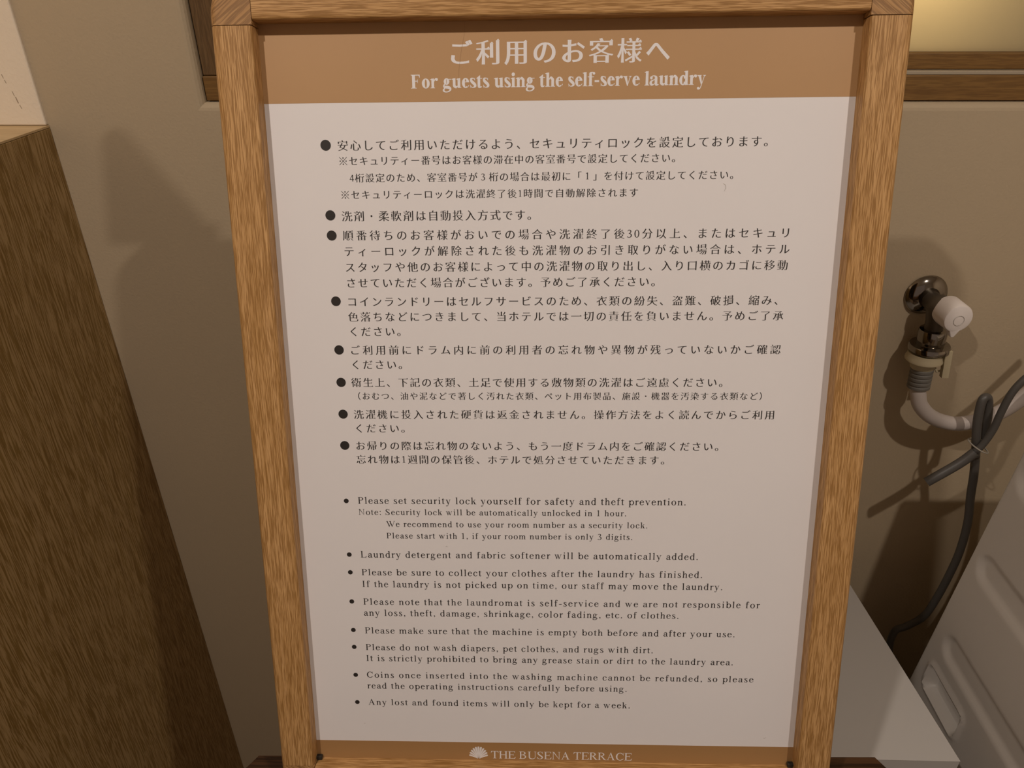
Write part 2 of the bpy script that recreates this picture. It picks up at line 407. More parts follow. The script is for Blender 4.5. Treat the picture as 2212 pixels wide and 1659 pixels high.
def serif_ticks(conts, ccw, size):
    T = []
    for P in conts:
        n = len(P); Q = P if ccw else P[::-1]
        for i in range(n):
            a, v, c = Q[i - 1], Q[i], Q[(i + 1) % n]
            d1 = (v - a); d2 = (c - v)
            if d1.length < 0.02 or d2.length < 0.13: continue
            if d1.y / d1.length > 0.93 and d2.x / d2.length < -0.985:
                T.append([(v.x - 0.105 * size, v.y - 0.004), (v.x + 0.012, v.y - 0.012), (v.x + 0.002, v.y + 0.012 * size), (v.x - 0.035 * size, v.y + 0.052 * size)])
    return T
def fill(conts):
    cu = bpy.data.curves.new('f', 'CURVE'); cu.dimensions = '2D'; cu.fill_mode = 'BOTH'
    for P in conts:
        s = cu.splines.new('POLY'); s.points.add(len(P) - 1); s.use_cyclic_u = True
        for i, p in enumerate(P): s.points[i].co = (p.x, p.y, 0, 1)
    o = bpy.data.objects.new('f', cu); COL.objects.link(o)
    dg = bpy.context.evaluated_depsgraph_get(); dg.update()
    me = o.evaluated_get(dg).to_mesh()
    vs = [(v.co.x, v.co.y) for v in me.vertices]; fs = [tuple(p.vertices) for p in me.polygons]
    o.evaluated_get(dg).to_mesh_clear()
    bpy.data.objects.remove(o); bpy.data.curves.remove(cu)
    return vs, fs
def jp_glyph(ch, bold):
    key = (ch, bold)
    if key in _dg_cache: return _dg_cache[key]
    C = glyph_outline(ch)
    if not C: _dg_cache[key] = ([], []); return _dg_cache[key]
    big = max(C, key=lambda p: abs(area(p))); ccw = area(big) > 0
    kj = is_kanji(ch)
    if bold: dx, dy = ((-0.030, 0.010) if kj else (-0.032, 0.000))
    else: dx, dy = ((-0.0105, 0.0185) if kj else (-0.0090, 0.0115))
    for q in (1.0, 0.75, 0.5, 0.3, 0.1, 0.0):
        D = reshape(C, dx * q, dy * q, ccw)
        vs, fs = fill(D)
        ideal = abs(sum(area(p) for p in D))
        got = sum(abs(sum(vs[f[k]][0] * vs[f[(k + 1) % len(f)]][1] - vs[f[(k + 1) % len(f)]][0] * vs[f[k]][1] for k in range(len(f)))) * 0.5 for f in fs)
        if abs(got - ideal) < 0.012 * ideal and len(C) == len(D): break
    else: print('GLYPH', ch, got, ideal)
    if kj or ch in 'ー':
        for q in serif_ticks(D, ccw, 1.25):
            o = len(vs); vs += q; fs.append(tuple(range(o, o + 4)))
    _dg_cache[key] = (vs, fs); return vs, fs

# ---------- lettering: a small serif alphabet drawn stroke by stroke (units: 1000 per em)
class Pen:
    def __init__(s, bold):
        s.b = bold; s.S = 150 if bold else 88; s.h = 42 if bold else 36; s.x = 470 if bold else 455; s.cap = 670; s.asc = 683
        s.P = []
    def poly(s, *p): s.P.append([tuple(q) for q in p])
    def rect(s, x0, y0, x1, y1): s.poly((x0, y0), (x1, y0), (x1, y1), (x0, y1))
    def strip(s, L, R):
        for i in range(len(L) - 1): s.P.append([L[i], R[i], R[i + 1], L[i + 1]])
    def st(s, pts, n=5):
        """pts: (x, y, width)"""
        V = catmull([Vector(p) for p in pts], n); L = []; Rr = []
        for i, p in enumerate(V):
            a = V[max(0, i - 1)]; c = V[min(len(V) - 1, i + 1)]; d = Vector((c.x - a.x, c.y - a.y)); d.normalize()
            nx, ny = -d.y, d.x; w = p.z / 2
            L.append((p.x + nx * w, p.y + ny * w)); Rr.append((p.x - nx * w, p.y - ny * w))
        s.strip(L, Rr)
    def ring(s, cx, cy, rx, ry, ts, tt, a0=0, a1=360, n=28, skew=0.0):
        L = []; Rr = []; k = max(6, int(n * abs(a1 - a0) / 360))
        for i in range(k + 1):
            a = math.radians(a0 + (a1 - a0) * i / k); c, sn = math.cos(a), math.sin(a)
            c2, s2 = math.cos(a + skew), math.sin(a + skew)
            L.append((cx + rx * c, cy + ry * sn)); Rr.append((cx + (rx - ts) * c, cy + (ry - tt) * sn))
        s.strip(L, Rr)
    def dot(s, cx, cy, r, n=14): s.P.append([(cx + r * math.cos(2 * math.pi * i / n), cy + r * math.sin(2 * math.pi * i / n)) for i in range(n)])
    def foot(s, x0, x1, y=0, l=62, r=62, up=1):
        t = 20 if not s.b else 24
        s.poly((x0 - l, y), (x1 + r, y), (x1 + r, y + up * t), (x1 + 8, y + up * (t + 12)), (x1, y + up * 62), (x0, y + up * 62), (x0 - 8, y + up * (t + 12)), (x0 - l, y + up * t))
    def flag(s, x, y):
        s.poly((x - 66, y - 52), (x - 66, y - 34), (x + s.S * 0.9, y + 10), (x + s.S, y + 10), (x + s.S, y - 60), (x, y - 75))
    def stem(s, x, y0, y1): s.rect(x, y0, x + s.S, y1)

def glyph(p, c):
    S_, h, X = p.S, p.h, p.x; CAP = p.cap; B = p.b
    o = 12
    def bowl(cx, w, a0=0, a1=360): p.ring(cx, X / 2, w, X / 2 + o, S_ * 1.02, h * 1.05, a0, a1)
    if c == 'o':
        p.ring(250, X / 2, 222, X / 2 + o, S_ * 1.1, h * 1.0); return 500
    if c == 'c' or c == 'e':
        W_ = 444; cx = 232
        if c == 'c':
            p.ring(cx, X / 2, 207, X / 2 + o, S_ * 1.1, h * 1.1, 42, 315)
            p.dot(cx + 138, X / 2 + 140, S_ * .5 + 8)
            p.st([(cx + 146, 66 + 12, h * 1.3), (cx + 172, 100, h * .9), (cx + 188, 142, 16)])
        else:
            p.ring(cx, X / 2, 207, X / 2 + o, S_ * 1.1, h * 1.1, 12, 312)
            p.rect(cx - 180, X * .55 + 10, cx + 200, X * .55 + 10 + h * .95)
            p.st([(cx + 140, 62 + 10, h * 1.4), (cx + 166, 94, h), (cx + 190, 140, 16)])
        return W_
    if c == 'l' or c == 'i':
        x = 96 if not B else 64; y = p.asc if c == 'l' else X
        p.stem(x, 0, y); p.foot(x, x + S_); p.flag(x, y)
        if c == 'i': p.dot(x + S_ / 2, 625, S_ * .62)
        return 278
    if c in 'nmhr':
        x = 82 if not B else 66; y = p.asc if c == 'h' else X
        p.stem(x, 0, y); p.foot(x, x + S_, l=60, r=50); p.flag(x, y)
        if c == 'r':
            p.st([(x + S_ - 8, X - 140, h), (x + S_ + 45, X - 60, h + 16), (x + S_ + 105, X - 28, S_ * .72), (x + S_ + 140, X - 30, S_ * .6)])
            p.dot(x + S_ + 150, X - 46, S_ * .48)
            return 340 if not B else 444
        k = 2 if c == 'm' else 1; adv = 262 if not B else 274
        for j in range(k):
            bx = x + j * adv; rx = bx + adv
            p.st([(bx + S_ - 6, X - 128, h), (bx + S_ + 40, X - 62, h + 12), (bx + S_ + 92, X - 26, S_ * .66), (rx + 4, X - 42, S_ * .85), (rx + S_ * .5, X - 120, S_), (rx + S_ * .5, X - 180, S_)])
            p.stem(rx, 0, X - 165); p.foot(rx, rx + S_, l=50, r=58)
        return (500 if not B else 556) + (k - 1) * adv + (16 if k == 2 else 0)
    if c == 'u':
        x = 78; rx = 338 if not B else 346
        p.stem(x, 120, X); p.flag(x, X); p.stem(rx, 0, X); p.flag(rx, X)
        p.st([(x + S_ * .5, 170, S_), (x + S_ * .5 + 8, 95, S_ * .95), (x + S_ + 40, 32, S_ * .75), (rx - 60, 42, h + 12), (rx + 8, 100, h)])
        p.poly((rx, 0), (rx + S_ + 62, 16), (rx + S_ + 62, 36), (rx + S_, 46), (rx, 60))
        return 500 if not B else 566
    if c in 'dq':
        rx = 338 if not B else 340
        p.ring(238 if not B else 232, X / 2, 208, X / 2 + o, S_ * 1.08, h * 1.15, 20, 340)
        if c == 'd':
            p.stem(rx, 0, p.asc); p.flag(rx, p.asc); p.poly((rx, -6), (rx + S_ + 60, 16), (rx + S_ + 60, 36), (rx + S_, 48), (rx, 60))
        return 500 if not B else 556
    if c in 'bp':
        x = 76
        p.ring(x + S_ * .4 + 186, X / 2, 208, X / 2 + o, S_ * 1.08, h * 1.15, -160, 160)
        if c == 'b': p.stem(x, 20, p.asc); p.flag(x, p.asc)
        else: p.stem(x, -212, X); p.flag(x, X); p.foot(x, x + S_, y=-217)
        return 500 if not B else 556
    if c == 'a':
        rx = 290 if not B else 286
        p.stem(rx, 70, X - 120)
        p.st([(rx + S_ * .5, X - 140, S_), (rx + S_ * .42, X - 72, S_ * .9), (rx - 22, X - 14, h * 1.3), (rx - 122, X - 22, h * 1.2), (rx - 188, X - 92, S_ * .6)])
        p.dot(rx - 186, X - 106, S_ * .5)
        p.st([(rx + 10, 292, h), (rx - 90, 248, h + 10), (rx - 188, 190, S_ * .7), (rx - 212, 108, S_ * .98), (rx - 160, 38, S_ * .8), (rx - 80, 36, h * 1.3), (rx + 12, 84, h)])
        p.st([(rx + S_ * .5, 90, S_), (rx + S_ * .62, 38, S_ * .82), (rx + S_ + 44, 26, h), (rx + S_ + 78, 54, 20)])
        return 444 if not B else 500
    if c == 's':
        w = 1.0
        p.st([(300, X - 96, 18), (262, X - 28, h), (200, X - 8, h * 1.1), (106, X - 42, S_ * .75), (112, X - 138, S_ * .95), (210, X / 2 + 5, S_ * 1.02), (304, 156, S_ * .98), (316, 74, S_ * .86), (212, 12, h * 1.15), (108, 36, h), (66, 118, 18)])
        p.poly((300, X + 8), (318, X + 8), (318, X - 130), (300, X - 130)); p.poly((48, -8), (66, -8), (66, 146), (48, 146))
        return 389
    if c == 't':
        x = 78 if not B else 70
        p.stem(x, 90, X); p.poly((x, X - 5), (x + S_, X - 5), (x + S_, X + 130), (x + S_ - 20, X + 130), (x - 62, X - 5), (x - 62, X - 26), (x, X - 26))
        p.rect(x - 60, X - 34, x + S_ + 112, X)
        p.st([(x + S_ * .5, 110, S_), (x + S_ * .6, 46, S_ * .9), (x + S_ + 36, 26, h * 1.3), (x + S_ + 92, 62, 20)])
        return 285 if not B else 340
    if c == 'f':
        x = 104 if not B else 84
        p.stem(x, 0, 590); p.foot(x, x + S_, r=78)
        p.rect(x - 84, X - 34, x + S_ + 112, X)
        p.st([(x + S_ * .5, 560, S_), (x + S_ * .55, 622, S_ * .9), (x + S_ + 28, 672, h * 1.2), (x + S_ + 92, 664, h), (x + S_ + 122, 636, S_ * .5)])
        p.dot(x + S_ + 112, 620, S_ * .46)
        return 333 if not B else 350
    if c == 'g':
        cx = 210 if not B else 226
        p.ring(cx, X - 152, 160, 164, S_ * .98, h)
        p.st([(cx - 112, X - 270, h), (cx - 148, 122, S_ * .6), (cx - 130, 62, S_ * .8), (cx - 20, 44, S_ * .9)])
        p.st([(cx - 60, 46, S_ * .95), (cx + 90, 32, S_ * .95), (cx + 196, -18, S_ * .85), (cx + 200, -96, S_ * .6), (cx + 90, -176, h * 1.3), (cx - 60, -190, h * 1.2), (cx - 160, -142, S_ * .66), (cx - 168, -76, S_ * .6), (cx - 90, -2, h), (cx - 50, 30, h)])
        p.rect(cx + 108, X - 66, cx + 268, X - 28)
        return 500
    if c in 'yv':
        p.poly((18 + 36, X), (18 + 36 + S_ + 8, X), (282, 96), (250 if c == 'v' else 262, -12), (236, -12))
        p.poly((392, X), (392 + h * .9, X), (268, -12), (236, -12))
        p.foot(54, 54 + S_, y=X, l=46, r=44, up=-1); p.foot(396, 396 + h * .8, y=X, l=74, r=52, up=-1)
        if c == 'y':
            p.st([(256, -2, h + 4), (222, -92, h), (178, -168, h * 1.1), (118, -190, S_ * .6), (88, -172, S_ * .5)]); p.dot(84, -166, S_ * .46)
        return 500
    if c == 'w':
        for dx in (0, 224):
            p.poly((46 + dx, X), (46 + S_ + dx, X), (252 + dx, 90), (226 + dx, -12), (210 + dx, -12))
            p.poly((332 + dx + (44 if dx else -16), X), (332 + h * .9 + dx + (44 if dx else -16), X), (236 + dx, -12), (208 + dx, -12))
            p.foot(46 + dx, 46 + S_ + dx, y=X, l=42, r=40, up=-1)
        p.foot(606, 606 + h * .8, y=X, l=60, r=46, up=-1)
        return 722
    if c == 'k':
        x = 78; p.stem(x, 0, p.asc); p.foot(x, x + S_, l=62, r=48); p.flag(x, p.asc)
        p.poly((x + S_ - 4, 196), (x + S_ - 4, 240), (352, X - 14), (402, X - 14))
        p.poly((232, 290), (296, 330), (352 + S_ + 10, 10), (352 - S_ * .35, 10))
        p.rect(296, 0, 508, 20); p.rect(286, X - 20, 460, X)
        return 500 if not B else 556
    if c == '-': p.rect(40, 194, 288, 194 + (58 if not B else 95)); return 333
    if c == '.': p.dot(125, 44, 56); return 250
    if c == ',':
        p.dot(120, 46, 56); p.st([(158, 40, 40), (148, -38, 30), (86, -118, 16)]); return 250
    if c == ':': p.dot(140, 46, 56); p.dot(140, X - 52, 56); return 278
    if c == ' ': return 250
    # capitals
    C1 = S_ * 1.12; R0 = 28
    def vst(x, w=None, l=68, r=68):
        w = w or C1; p.rect(x, 0, x + w, CAP); p.foot(x, x + w, 0, l, r); p.foot(x, x + w, CAP, l, r, -1)
    if c == 'I': vst(112); return 333 if not B else 389
    if c == 'P':
        vst(100); p.ring(100 + C1 + 90, 500, 250 + (0 if not B else 24), 172, C1, h * 1.1, -90, 90); p.rect(100 + C1, CAP - h * 1.1, 100 + C1 + 92, CAP + 0); p.rect(100 + C1, 328, 100 + C1 + 92, 328 + h * 1.1); return 556
    if c == 'R':
        vst(92, r=56); p.ring(92 + C1 + 90, 508, 240, 162, C1, h * 1.1, -90, 90); p.rect(92 + C1, CAP - h * 1.1, 92 + C1 + 92, CAP); p.rect(92 + C1, 346, 92 + C1 + 92, 346 + h * 1.1)
        p.poly((250, 350), (250 + C1 * 1.15, 350), (610, 24), (610 - C1 * 1.2, 24)); p.rect(540, 0, 668, 24); p.poly((560, 24), (600, 50), (660, 22)); return 667
    if c == 'B':
        vst(92, r=10); a = 92 + C1
        p.ring(a + 110, 514, 224, 156, C1 * .98, h * 1.1, -90, 90); p.ring(a + 130, 184, 248, 184, C1, h * 1.1, -90, 90)
        p.rect(a, CAP - h * 1.1, a + 112, CAP); p.rect(a, 340, a + 132, 340 + h); p.rect(a, 0, a + 132, h * 1.1); return 667
    if c in 'EFL':
        vst(92, r=20 if c != 'F' else 80); a = 92 + C1; w = 560 if c == 'E' else 530
        if c in 'EF':
            p.rect(a, CAP - h, w, CAP); p.poly((w - 62, CAP - h), (w, CAP - h), (w + 6, CAP - 150), (w - 12, CAP - 150))
            p.rect(a, 336, w - 120, 336 + h); p.rect(w - 138, 262, w - 116, 446)
        if c in 'EL':
            p.rect(a, 0, w + 10, h); p.poly((w - 66, h), (w + 14, h), (w + 46, 178), (w + 26, 178))
        return 611 if c != 'F' else (556 if not B else 611)
    if c == 'N':
        p.rect(112, 0, 112 + h, CAP); p.foot(112, 112 + h, 0, 84, 74); p.poly((92, CAP), (92 + C1, CAP), (608, -10), (590, -10), (560, 40)); p.rect(572, 0, 572 + h, CAP); p.foot(572, 572 + h, CAP, 84, 78, -1); p.rect(18, CAP - 22, 120, CAP); return 722
    if c == 'S':
        p.st([(444, CAP - 150, 20), (392, CAP - 50, h * 1.1), (280, CAP - 14, h * 1.15), (132, CAP - 70, C1 * .8), (120, CAP - 190, C1 * .98), (262, 340, C1 * 1.1), (424, 208, C1 * 1.05), (430, 96, C1 * .9), (282, 12, h * 1.15), (128, 52, h * 1.1), (60, 180, 20)])
        p.poly((444, CAP + 14), (464, CAP + 14), (470, CAP - 190), (446, CAP - 190)); p.poly((40, -14), (60, -14), (64, 206), (38, 206)); return 556
    if c == 'W':
        for dx in (0, 316):
            p.poly((40 + dx, CAP), (40 + C1 + dx, CAP), (350 + dx, 120), (322 + dx, -12), (304 + dx, -12))
            p.poly((500 + dx + (52 if dx else -12), CAP), (500 + h * .9 + dx + (52 if dx else -12), CAP), (330 + dx, -12), (302 + dx, -12)); p.foot(48 + dx, 30 + C1 + dx, CAP, 56, 56, -1)
        p.foot(868, 868 + h * .7, CAP, 70, 56, -1); return 944
    if c == 'A':
        p.poly((340, CAP + 12), (368, CAP + 12), (620, 20), (620 - C1 * 1.15, 20), (320, CAP - 90)); p.poly((334, CAP), (356, CAP - 26), (128 + 16, 16), (100, 16))
        p.rect(200, 222, 480, 222 + h); p.rect(18, 0, 210, 22); p.rect(444, 0, 706, 22); return 722
    if c == 'C':
        p.ring(352, CAP / 2, 322, CAP / 2 + 14, C1 * 1.15, h * 1.2, 40, 322); p.st([(352 + 212, CAP - 92, h * 1.1), (604, CAP - 170, 24), (608, CAP - 230, 20)]); p.rect(590, CAP - 225, 612, CAP + 12); p.st([(600, 122, 30), (632, 170, 16)]); return 667
    if c == 'T':
        p.rect(306 - C1 / 2, 0, 306 + C1 / 2, CAP); p.foot(306 - C1 / 2, 306 + C1 / 2, 0, 84, 84); p.rect(28, CAP - h, 584, CAP)
        p.poly((28, CAP - h), (96, CAP - h), (34, CAP - 170), (14, CAP - 170)); p.poly((584, CAP - h), (516, CAP - h), (578, CAP - 170), (598, CAP - 170)); return 611
    if c == 'H':
        vst(96); vst(722 - 96 - C1); p.rect(96 + C1, 322, 722 - 96 - C1, 322 + h * 1.1); return 722
    if c == 'U':
        p.rect(104, 200, 104 + C1, CAP); p.foot(104, 104 + C1, CAP, 76, 70, -1); p.rect(592, 200, 592 + h, CAP); p.foot(592, 592 + h, CAP, 78, 74, -1)
        p.st([(104 + C1 / 2, 230, C1), (104 + C1 * .6, 120, C1 * .98), (104 + C1 * 1.2, 42, C1 * .8), (370, 8, h * 1.5), (520, 42, h * 1.2), (590, 120, h), (592 + h / 2, 230, h)]); return 722
    # figures
    if c == '1':
        p.rect(216, 0, 216 + S_, 676); p.foot(216, 216 + S_, 0, 88, 88); p.poly((216, 676), (216 + S_, 676), (216 + S_, 600), (216, 590), (112, 566), (112, 590)); return 500
    if c == '0':
        p.ring(250, 332, 222, 346, S_ * 1.1, h); return 500
    if c == '3':
        p.st([(60, 540, 18), (110, 630, h * 1.3), (220, 652, h * 1.4), (330, 596, S_ * .9), (330, 480, S_ * .92), (250, 388, h), (170, 348, h)])
        p.st([(170, 350, h), (280, 340, h * 1.3), (382, 250, S_), (376, 110, S_), (270, 16, h * 1.3), (140, 12, h), (60, 52, S_ * .5)]); p.dot(72, 56, S_ * .45); return 500
    if c == '4':
        p.rect(300, 0, 300 + S_, 676); p.rect(20, 166, 476, 166 + S_ * .72); p.poly((20, 200), (70, 200), (330, 600), (330, 676), (312, 676)); return 500
    p.rect(60, 0, 400, 450); return 500

_lat = {}
def latin(ch, bold):
    k = (ch, bold)
    if k not in _lat:
        p = Pen(bold); w = glyph(p, ch)
        vs = []; fs = []
        for kk, q in enumerate(p.P):
            if sum(q[i][0] * q[(i + 1) % len(q)][1] - q[(i + 1) % len(q)][0] * q[i][1] for i in range(len(q))) < 0: q = q[::-1]
            o = len(vs); vs += [(x / 1000, y / 1000, kk * 0.004) for x, y in q]; fs.append(tuple(range(o, o + len(q))))
        _lat[k] = (vs, fs, w / 1000)
    return _lat[k]

TZ = PZ + 0.16
def put(V, F, vs, fs, x, y, em, sx=1.0, z=TZ):
    o = len(V)
    V += [S(x + v[0] * em * sx, y + v[1] * em, z + (v[2] * 0.35 if len(v) > 2 else 0.0)) for v in vs]; F += [tuple(i + o for i in f) for f in fs]

JP = [
('安心してご利用いただけるよう、セキュリティロックを設定しております。', 0, -2, 101.2, 459.4, -32.9, 9.85),
('※セキュリティー番号はお客様の滞在中の客室番号で設定してください。', 0, -2, 100.8, 382.7, -45.9, 8.35),
('4桁設定のため、客室番号が３桁の場合は最初に「１」を付けて設定してください。', 1, -2, 114.5, 433.5, -60.4, 8.35),
('※セキュリティーロックは洗濯終了後1時間で自動解除されます', 0, -1, 100.8, 355.8, -74.7, 8.35),
('洗剤・柔軟剤は自動投入方式です。', 0, -2, 101.2, 256.1, -93.2, 9.85),
('順番待ちのお客様がおいでの場合や洗濯終了後30分以上、またはセキュリ', 0, -1, 101.2, 490.4, -110.1, 9.85),
('ティーロックが解除された後も洗濯物のお引き取りがない場合は、ホテル', 0, -1, 101.3, 490.4, -124.2, 9.85),
('スタッフや他のお客様によって中の洗濯物の取り出し、入り口横のカゴに移動', 0, -1, 101.4, 489.9, -138.4, 9.85),
('させていただく場合がございます。予めご了承ください。', 0, -2, 101.5, 367.5, -152.6, 9.85),
('コインランドリーはセルフサービスのため、衣類の紛失、盗難、破損、縮み、', 0, -2, 101.3, 478.2, -169.8, 9.85),
('色落ちなどにつきまして、当ホテルでは一切の責任を負いません。予めご了承', 0, -1, 101.5, 489.4, -183.8, 9.85),
('ください。', 0, -2, 101.4, 135.0, -197.5, 9.85),
('ご利用前にドラム内に前の利用者の忘れ物や異物が残っていないかご確認', 0, -1, 101.3, 489.4, -215.0, 9.85),
('ください。', 0, -2, 101.4, 135.0, -228.9, 9.85),
('衛生上、下記の衣類、土足で使用する敷物類の洗濯はご遠慮ください。', 0, -2, 100.8, 433.5, -246.1, 9.8),
('（おむつ、油や泥などで著しく汚れた衣類、ペット用布製品、施設・機器を汚染する衣類など）', 1, -2, 109.4, 472.6, -259.3, 8.05),
('洗濯機に投入された硬貨は返金されません。操作方法をよく読んでからご利用', 0, -1, 101.2, 488.9, -277.4, 9.8),
('ください。', 0, -2, 101.2, 134.8, -291.2, 9.8),
('お帰りの際は忘れ物のないよう、もう一度ドラム内をご確認ください。', 0, -2, 101.2, 433.3, -308.7, 9.8),
('忘れ物は1週間の保管後、ホテルで処分させていただきます。', 0, -2, 101.0, 382.9, -322.6, 9.8),
('ご利用のお客様へ', 0, -1, 206.1, 372.5, 41.0, 21.2),
]
def adv(c): return 0.52 if c in '0123456789' else 1.0
for s, i, j, x0, x1, yc, em in JP:
    bold = em > 15
    cs = []; t = 0.0
    for c in s: cs.append(t + adv(c) / 2); t += adv(c)
    j = len(s) + j
    pitch = (x1 - x0) / (cs[j] - cs[i])
    V = []; F = []
    for k, c in enumerate(s):
        cx = x0 + (cs[k] - cs[i]) * pitch
        if c in '0123456789':
            vs, fs, w = latin(c, bold); put(V, F, vs, fs, cx - w * em / 2, yc - 0.335 * em, em)
        elif c in '１３':
            vs, fs, w = latin(chr(ord(c) - 0xFEE0), bold); put(V, F, vs, fs, cx - w * em / 2, yc - 0.335 * em, em)
        elif c == '※':
            q = []
            for sg_ in (1, -1):
                a = Vector((0.40, 0.40 * sg_)); nn = Vector((-a.y, a.x)).normalized() * 0.022
                q.append([tuple(-a + nn), tuple(-a - nn), tuple(a - nn), tuple(a + nn)])
            for ax, ay in ((0.31, 0), (-0.31, 0), (0, 0.31), (0, -0.31)):
                q.append([(ax + 0.068 * math.cos(k * math.pi / 6), ay + 0.068 * math.sin(k * math.pi / 6)) for k in range(12)])
            for kk, pq in enumerate(q): put(V, F, [(u, v, kk * 0.004) for u, v in pq], [tuple(range(len(pq)))], cx, yc, em)
        elif c == '・':
            n = 16; put(V, F, [(0.085 * math.cos(a * 2 * math.pi / n), 0.085 * math.sin(a * 2 * math.pi / n)) for a in range(n)], [tuple(range(n))], cx, yc, em)
        else:
            vs, fs = jp_glyph(c, bold); put(V, F, vs, fs, cx - 0.5 * em, yc - 0.38 * em, em)
    flat_mesh('text_line' if not bold else 'heading', V, F, m_white_ink if bold else m_ink, poster)
EN = [
('Please set security lock yourself for safety and theft prevention.', 95.4, 415.8, -368.6, 10.4),
('Note: Security lock will be automatically unlocked in 1 hour.', 95.4, 358.6, -380.3, 9.0),
('We recommend to use your room number as a security lock.', 122.5, 379.7, -392.9, 9.0),
('Please start with 1, if your room number is only 3 digits.', 121.9, 365.3, -405.3, 9.0),
('Laundry detergent and fabric softener will be automatically added.', 94.9, 430.4, -426.3, 10.4),
('Please be sure to collect your clothes after the laundry has finished.', 94.7, 435.6, -445.8, 10.4),
('If the laundry is not picked up on time, our staff may move the laundry.', 94.6, 456.3, -458.9, 10.4),
('Please note that the laundromat is self-service and we are not responsible for', 94.6, 493.9, -478.6, 10.4),
('any loss, theft, damage, shrinkage, color fading, etc. of clothes.', 94.4, 414.4, -491.2, 10.4),
('Please make sure that the machine is empty both before and after your use.', 94.4, 471.7, -511.4, 10.4),
('Please do not wash diapers, pet clothes, and rugs with dirt.', 94.2, 390.1, -530.8, 10.4),
('It is strictly prohibited to bring any grease stain or dirt to the laundry area.', 94.0, 471.9, -543.6, 10.4),
('Coins once inserted into the washing machine cannot be refunded, so please', 93.6, 493.5, -563.3, 10.4),
('read the operating instructions carefully before using.', 93.5, 364.9, -576.3, 10.4),
('Any lost and found items will only be kept for a week.', 93.5, 368.7, -596.0, 10.4),
('For guests using the self-serve laundry', 163.2, 414.1, 13.1, 16.4),
('THE BUSENA TERRACE', 222.1, 372.3, -660.0, 13.7),
]
for s, x0, x1, y, em in EN:
    bold = s.startswith('For g'); foot = s.startswith('THE')
    tot = sum(latin(c, bold)[2] for c in s) * em
    sx = 1.0
    if bold or foot: sx = (x1 - x0) / tot if bold else 1.0; tot *= sx
    tr = (x1 - x0 - tot) / (len(s) - 1)
    V = []; F = []; x = x0 - 0.02 * em
    for c in s:
        vs, fs, w = latin(c, bold); put(V, F, vs, fs, x, y, em, sx); x += w * em * sx + tr
    flat_mesh('subheading' if bold else ('hotel_name' if foot else 'text_line'), V, F, m_white_ink if (bold or foot) else m_ink, poster)
DOTS = [(86.2, -32.5, 4.57), (86.38, -92.31, 4.46), (86.42, -110.02, 4.45), (86.44, -169.27, 4.46), (86.41, -214.78, 4.44), (86.36, -245.96, 4.45), (86.31, -277.12, 4.45), (86.01, -308.47, 4.45),
        (83.89, -365.71, 2.4), (83.43, -423.2, 2.4), (83.29, -442.63, 2.4), (82.85, -475.2, 2.4), (82.54, -507.71, 2.4), (82.25, -527.34, 2.4), (81.87, -560.22, 2.4), (81.73, -592.93, 2.4)]
for x, y, r in DOTS:
    n = 36; V = []; F = []; put(V, F, [(math.cos(a * 2 * math.pi / n), math.sin(a * 2 * math.pi / n)) for a in range(n)], [tuple(range(n))], x, y, r)
    flat_mesh('bullet', V, F, m_ink, poster)
# scallop shell emblem: a fan of tapering ribs
V = []; F = []
cx, cy = 208.7, -661.2
NR = 11
for k in range(NR):
    a = math.radians(158 - k * (136 / (NR - 1)))
    rad = 15.6 * (0.74 + 0.26 * math.sin(a) ** 0.8) * (1.0 if 158 > 0 else 1)
    bend = 0.10 * math.cos(a)
    pts = []
    for t in (0.10, 0.3, 0.5, 0.7, 0.88, 1.0):
        aa = a + bend * (1 - t) * 2.2
        pts.append((cx + rad * t * math.cos(aa) * 0.80, cy + rad * t * math.sin(aa), 0.30 + 2.05 * t * (0.62 if t == 1.0 else 1)))
    o = len(V)
    for i, (x, y, w) in enumerate(pts):
        d = Vector((pts[min(i + 1, 5)][0] - pts[max(i - 1, 0)][0], pts[min(i + 1, 5)][1] - pts[max(i - 1, 0)][1])); d.normalize()
        V += [S(x - d.y * w / 2, y + d.x * w / 2, TZ), S(x + d.y * w / 2, y - d.x * w / 2, TZ)]
    for i in range(5): F.append((o + 2 * i, o + 2 * i + 1, o + 2 * i + 3, o + 2 * i + 2))
flat_mesh('shell_emblem', V, F, m_white_ink, poster)
# small marks of wear on the print
def mark(name, pts, w, mat):
    V = []; F = []
    for i, (x, y) in enumerate(pts):
        a = pts[max(i - 1, 0)]; c = pts[min(i + 1, len(pts) - 1)]; d = Vector((c[0] - a[0], c[1] - a[1])); d.normalize()
        ww = w * (0.3 if i in (0, len(pts) - 1) else 1)
        V += [S(x - d.y * ww / 2, y + d.x * ww / 2, TZ + 0.02), S(x + d.y * ww / 2, y - d.x * ww / 2, TZ + 0.02)]
    for i in range(len(pts) - 1): F.append((2 * i, 2 * i + 1, 2 * i + 3, 2 * i + 2))
    flat_mesh(name, V, F, mat, poster)
mark('scratch', [(433, -67.5), (435.2, -69), (435.6, -71.5), (434.4, -74.5)], 0.6, m_smudge)
mark('scratch', [(180.3, -413.8), (181.4, -413.4), (182.6, -414.2)], 0.8, m_smudge)
mark('scratch', [(87.3, -618.2), (88.2, -618.9), (89.2, -618.4)], 0.6, m_smudge)
mark('scratch', [(508, -629.5), (509.2, -630.0), (511, -629.1)], 0.7, m_smudge)
mark('scratch', [(120, -597.5 - 20), (120.5, -598.6 - 20)], 0.5, m_smudge)
mark('crease_line', [(210.6, 66), (209.8, 55), (206.5, 40), (204.6, 27), (203.8, 18)], 0.28, m_crease)

